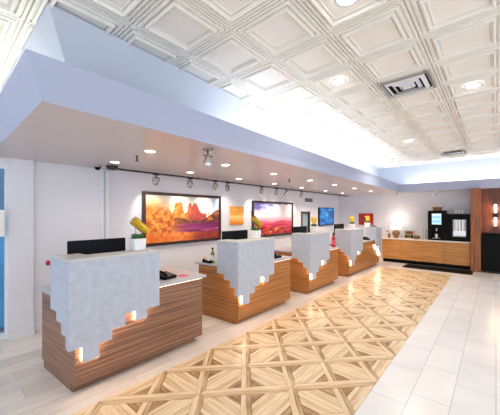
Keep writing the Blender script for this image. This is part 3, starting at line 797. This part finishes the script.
# wide machine
t = thing('drink_dispenser', 'wide black drink dispenser with lit open bay beside pilaster', 'drink dispenser', (-.84, 10.35, ZT))
bm = bmesh.new()
bx(bm, -.285, .29, -.08, .2, 0, .80)
bx(bm, -.285, -.13, -.2, -.081, 0, .80); bx(bm, .19, .29, -.2, -.081, 0, .80); bx(bm, -.129, .189, -.2, -.081, 0, .13); bx(bm, -.129, .189, -.2, -.081, .64, .80)
obj('machine_body', bm, 'black', t)
box('bay_panel', 'chrome', (-.125, .185, -.09, -.082, .14, .63), t)
for k in range(4):
    bm = bmesh.new(); tube(bm, (-.09+.08*k, -.14, .30), (-.09+.08*k, -.14, .62), .022, 10); obj('tap', bm, 'white', t, smooth=True)
box('drip_tray', 'grey', (-.12, .18, -.19, -.10, .131, .15), t)
for k in range(3):
    x = -.90+.085*k
    t = thing('cup_stack', ('left', 'middle', 'right')[k]+' short cup stack on top of the wide drink dispenser', 'cups', (x, 10.33, ZT+.801))
    for i in range(3):
        bm = bmesh.new(); lathe(bm, [(.028, 0), (.037, .085), (.040, .09)], 12, (0, 0, .02*i)); obj('cup', bm, 'cup', t)

# sconce and black cabinet on the wood wall
t = thing('wall_sconce', 'two lit glass tubes of the sconce on dark wood wall', 'wall lamp', (-.01, 10.2, 1.57))
t.scale = (.85, .85, .85)
box('back_plate', 'blackm', (-.05, .05, -.02, -.001, -.08, .08), t, .004)
bm = bmesh.new(); bx(bm, -.02, .02, -.10, -.021, -.03, .03)
for z in (-.36, -.06, .06, .36): lathe(bm, [(.062, -.012), (.062, .012)], 18, (0, -.09, z))
obj('bracket', bm, 'blackm', t)
for z in (-.345, .075):
    bm = bmesh.new(); lathe(bm, [(.032, 0), (.032, .27)], 16, (0, -.09, z)); obj('glass_tube', bm, 'bulb', t, smooth=True)
for z in (-.21, .21):
    l = bpy.data.lights.new('lamp', 'POINT'); l.energy = 5; l.color = (1, .66, .36); l.shadow_soft_size = .04
    o = bpy.data.objects.new('lamp_light', l); C.objects.link(o); o.parent = t; o.location = (0, -.16, z)
t = thing('console_cabinet', 'tall black cabinet against the dark wood wall', 'cabinet', (.35, 9.95, 0))
box('cabinet_body', 'black', (-.635, .6, 0, .245, .06, 1.05), t, .004)
box('cabinet_top', 'black', (-.645, .61, -.02, .246, 1.051, 1.08), t, .004)
box('plinth', 'blackm', (-.62, .58, .03, .24, 0, .059), t)
box('door', 'black', (-.63, -.02, -.018, -.001, .07, 1.04), t, .003); box('door', 'black', (-.01, .59, -.018, -.001, .07, 1.04), t, .003)

# beyond the doorway
t = thing('banner_stand', 'blue standing banner beyond the glass at the left edge', 'banner', (-5.1, .52, 0), .1)
bm = bmesh.new()
n = 10
for i in range(n):
    a0_, a1_ = i/n, (i+1)/n
    w0_ = .30-.08*a0_; w1_ = .30-.08*a1_
    prism(bm, [(-w0_, .04+1.45*a0_), (w0_, .04+1.45*a0_), (w1_, .04+1.45*a1_), (-w1_, .04+1.45*a1_)], lambda y, z: (.02*math.sin(y*12), y, z), lambda y, z: (-.01+.02*math.sin(y*12), y, z))
obj('banner_cloth', bm, 'blue', t)
box('base', 'grey', (-.1, .1, -.3, .3, 0, .038), t)
t = tag(box('wall_notice', 'white', (-4.60, -4.57, .28, .60, 1.32, 1.65), bevel=.004), 'plain white box hanging in the doorway at left edge', 'sign')
M['tealwall'] = mat('teal painted wall', (96, 128, 148), .6)
struct(box('wall_far_left', 'tealwall', (-7.1, -7.0, -3, 3, 0, 3.3)))
t = tag(box('wall_outlet', 'trim', (WX, WX+.01, 1.33, 1.40, 1.18, 1.26), bevel=.003), 'small white thermostat on left wall above nearest monitor', 'thermostat')

# ------------------------------------------------------------------ cove lamps
def area(name, loc, sx, sy, e, col, rot=(PI, 0, 0), par=None):
    l = bpy.data.lights.new(name, 'AREA'); l.shape = 'RECTANGLE'; l.size = sx; l.size_y = sy; l.energy = e; l.color = col
    o = bpy.data.objects.new(name, l); C.objects.link(o); o.location = loc; o.rotation_euler = rot
    return o
ang = math.atan2(-.29, 9.64)
area('cove_lamp', (-2.50, 6.25, 2.45), .08, 7.3, 46, (.95, .97, 1), (PI, -.45, -ang))
area('cove_lamp', (.8, 10.33, 2.45), 6.0, .08, 34, (.97, .98, 1), (PI-.45, 0, 0))
area('cove_lamp', (-3.9, .62, 2.45), 1.6, .08, 9, (1, 1, .8), (PI, 0, 0))

# daylight
w = bpy.data.worlds.new('W'); bpy.context.scene.world = w; w.use_nodes = True
w.node_tree.nodes['Background'].inputs['Color'].default_value = (.88, .93, 1, 1)
w.node_tree.nodes['Background'].inputs['Strength'].default_value = 1.7

# ------------------------------------------------------------------ camera
cam = bpy.data.cameras.new('camera'); co = bpy.data.objects.new('camera', cam); C.objects.link(co)
cam.sensor_fit = 'HORIZONTAL'; cam.sensor_width = 36; cam.lens = 36*280/500; cam.shift_y = 6.5/500
cam.clip_start = .05
A = math.atan(246/280)
co.location = (0, 0, 1.6); co.rotation_euler = (PI/2, 0, A)
sc = bpy.context.scene; sc.camera = co
sc.view_settings.view_transform = 'Standard'; sc.view_settings.look = 'None'; sc.view_settings.exposure = .15; sc.view_settings.gamma = 1
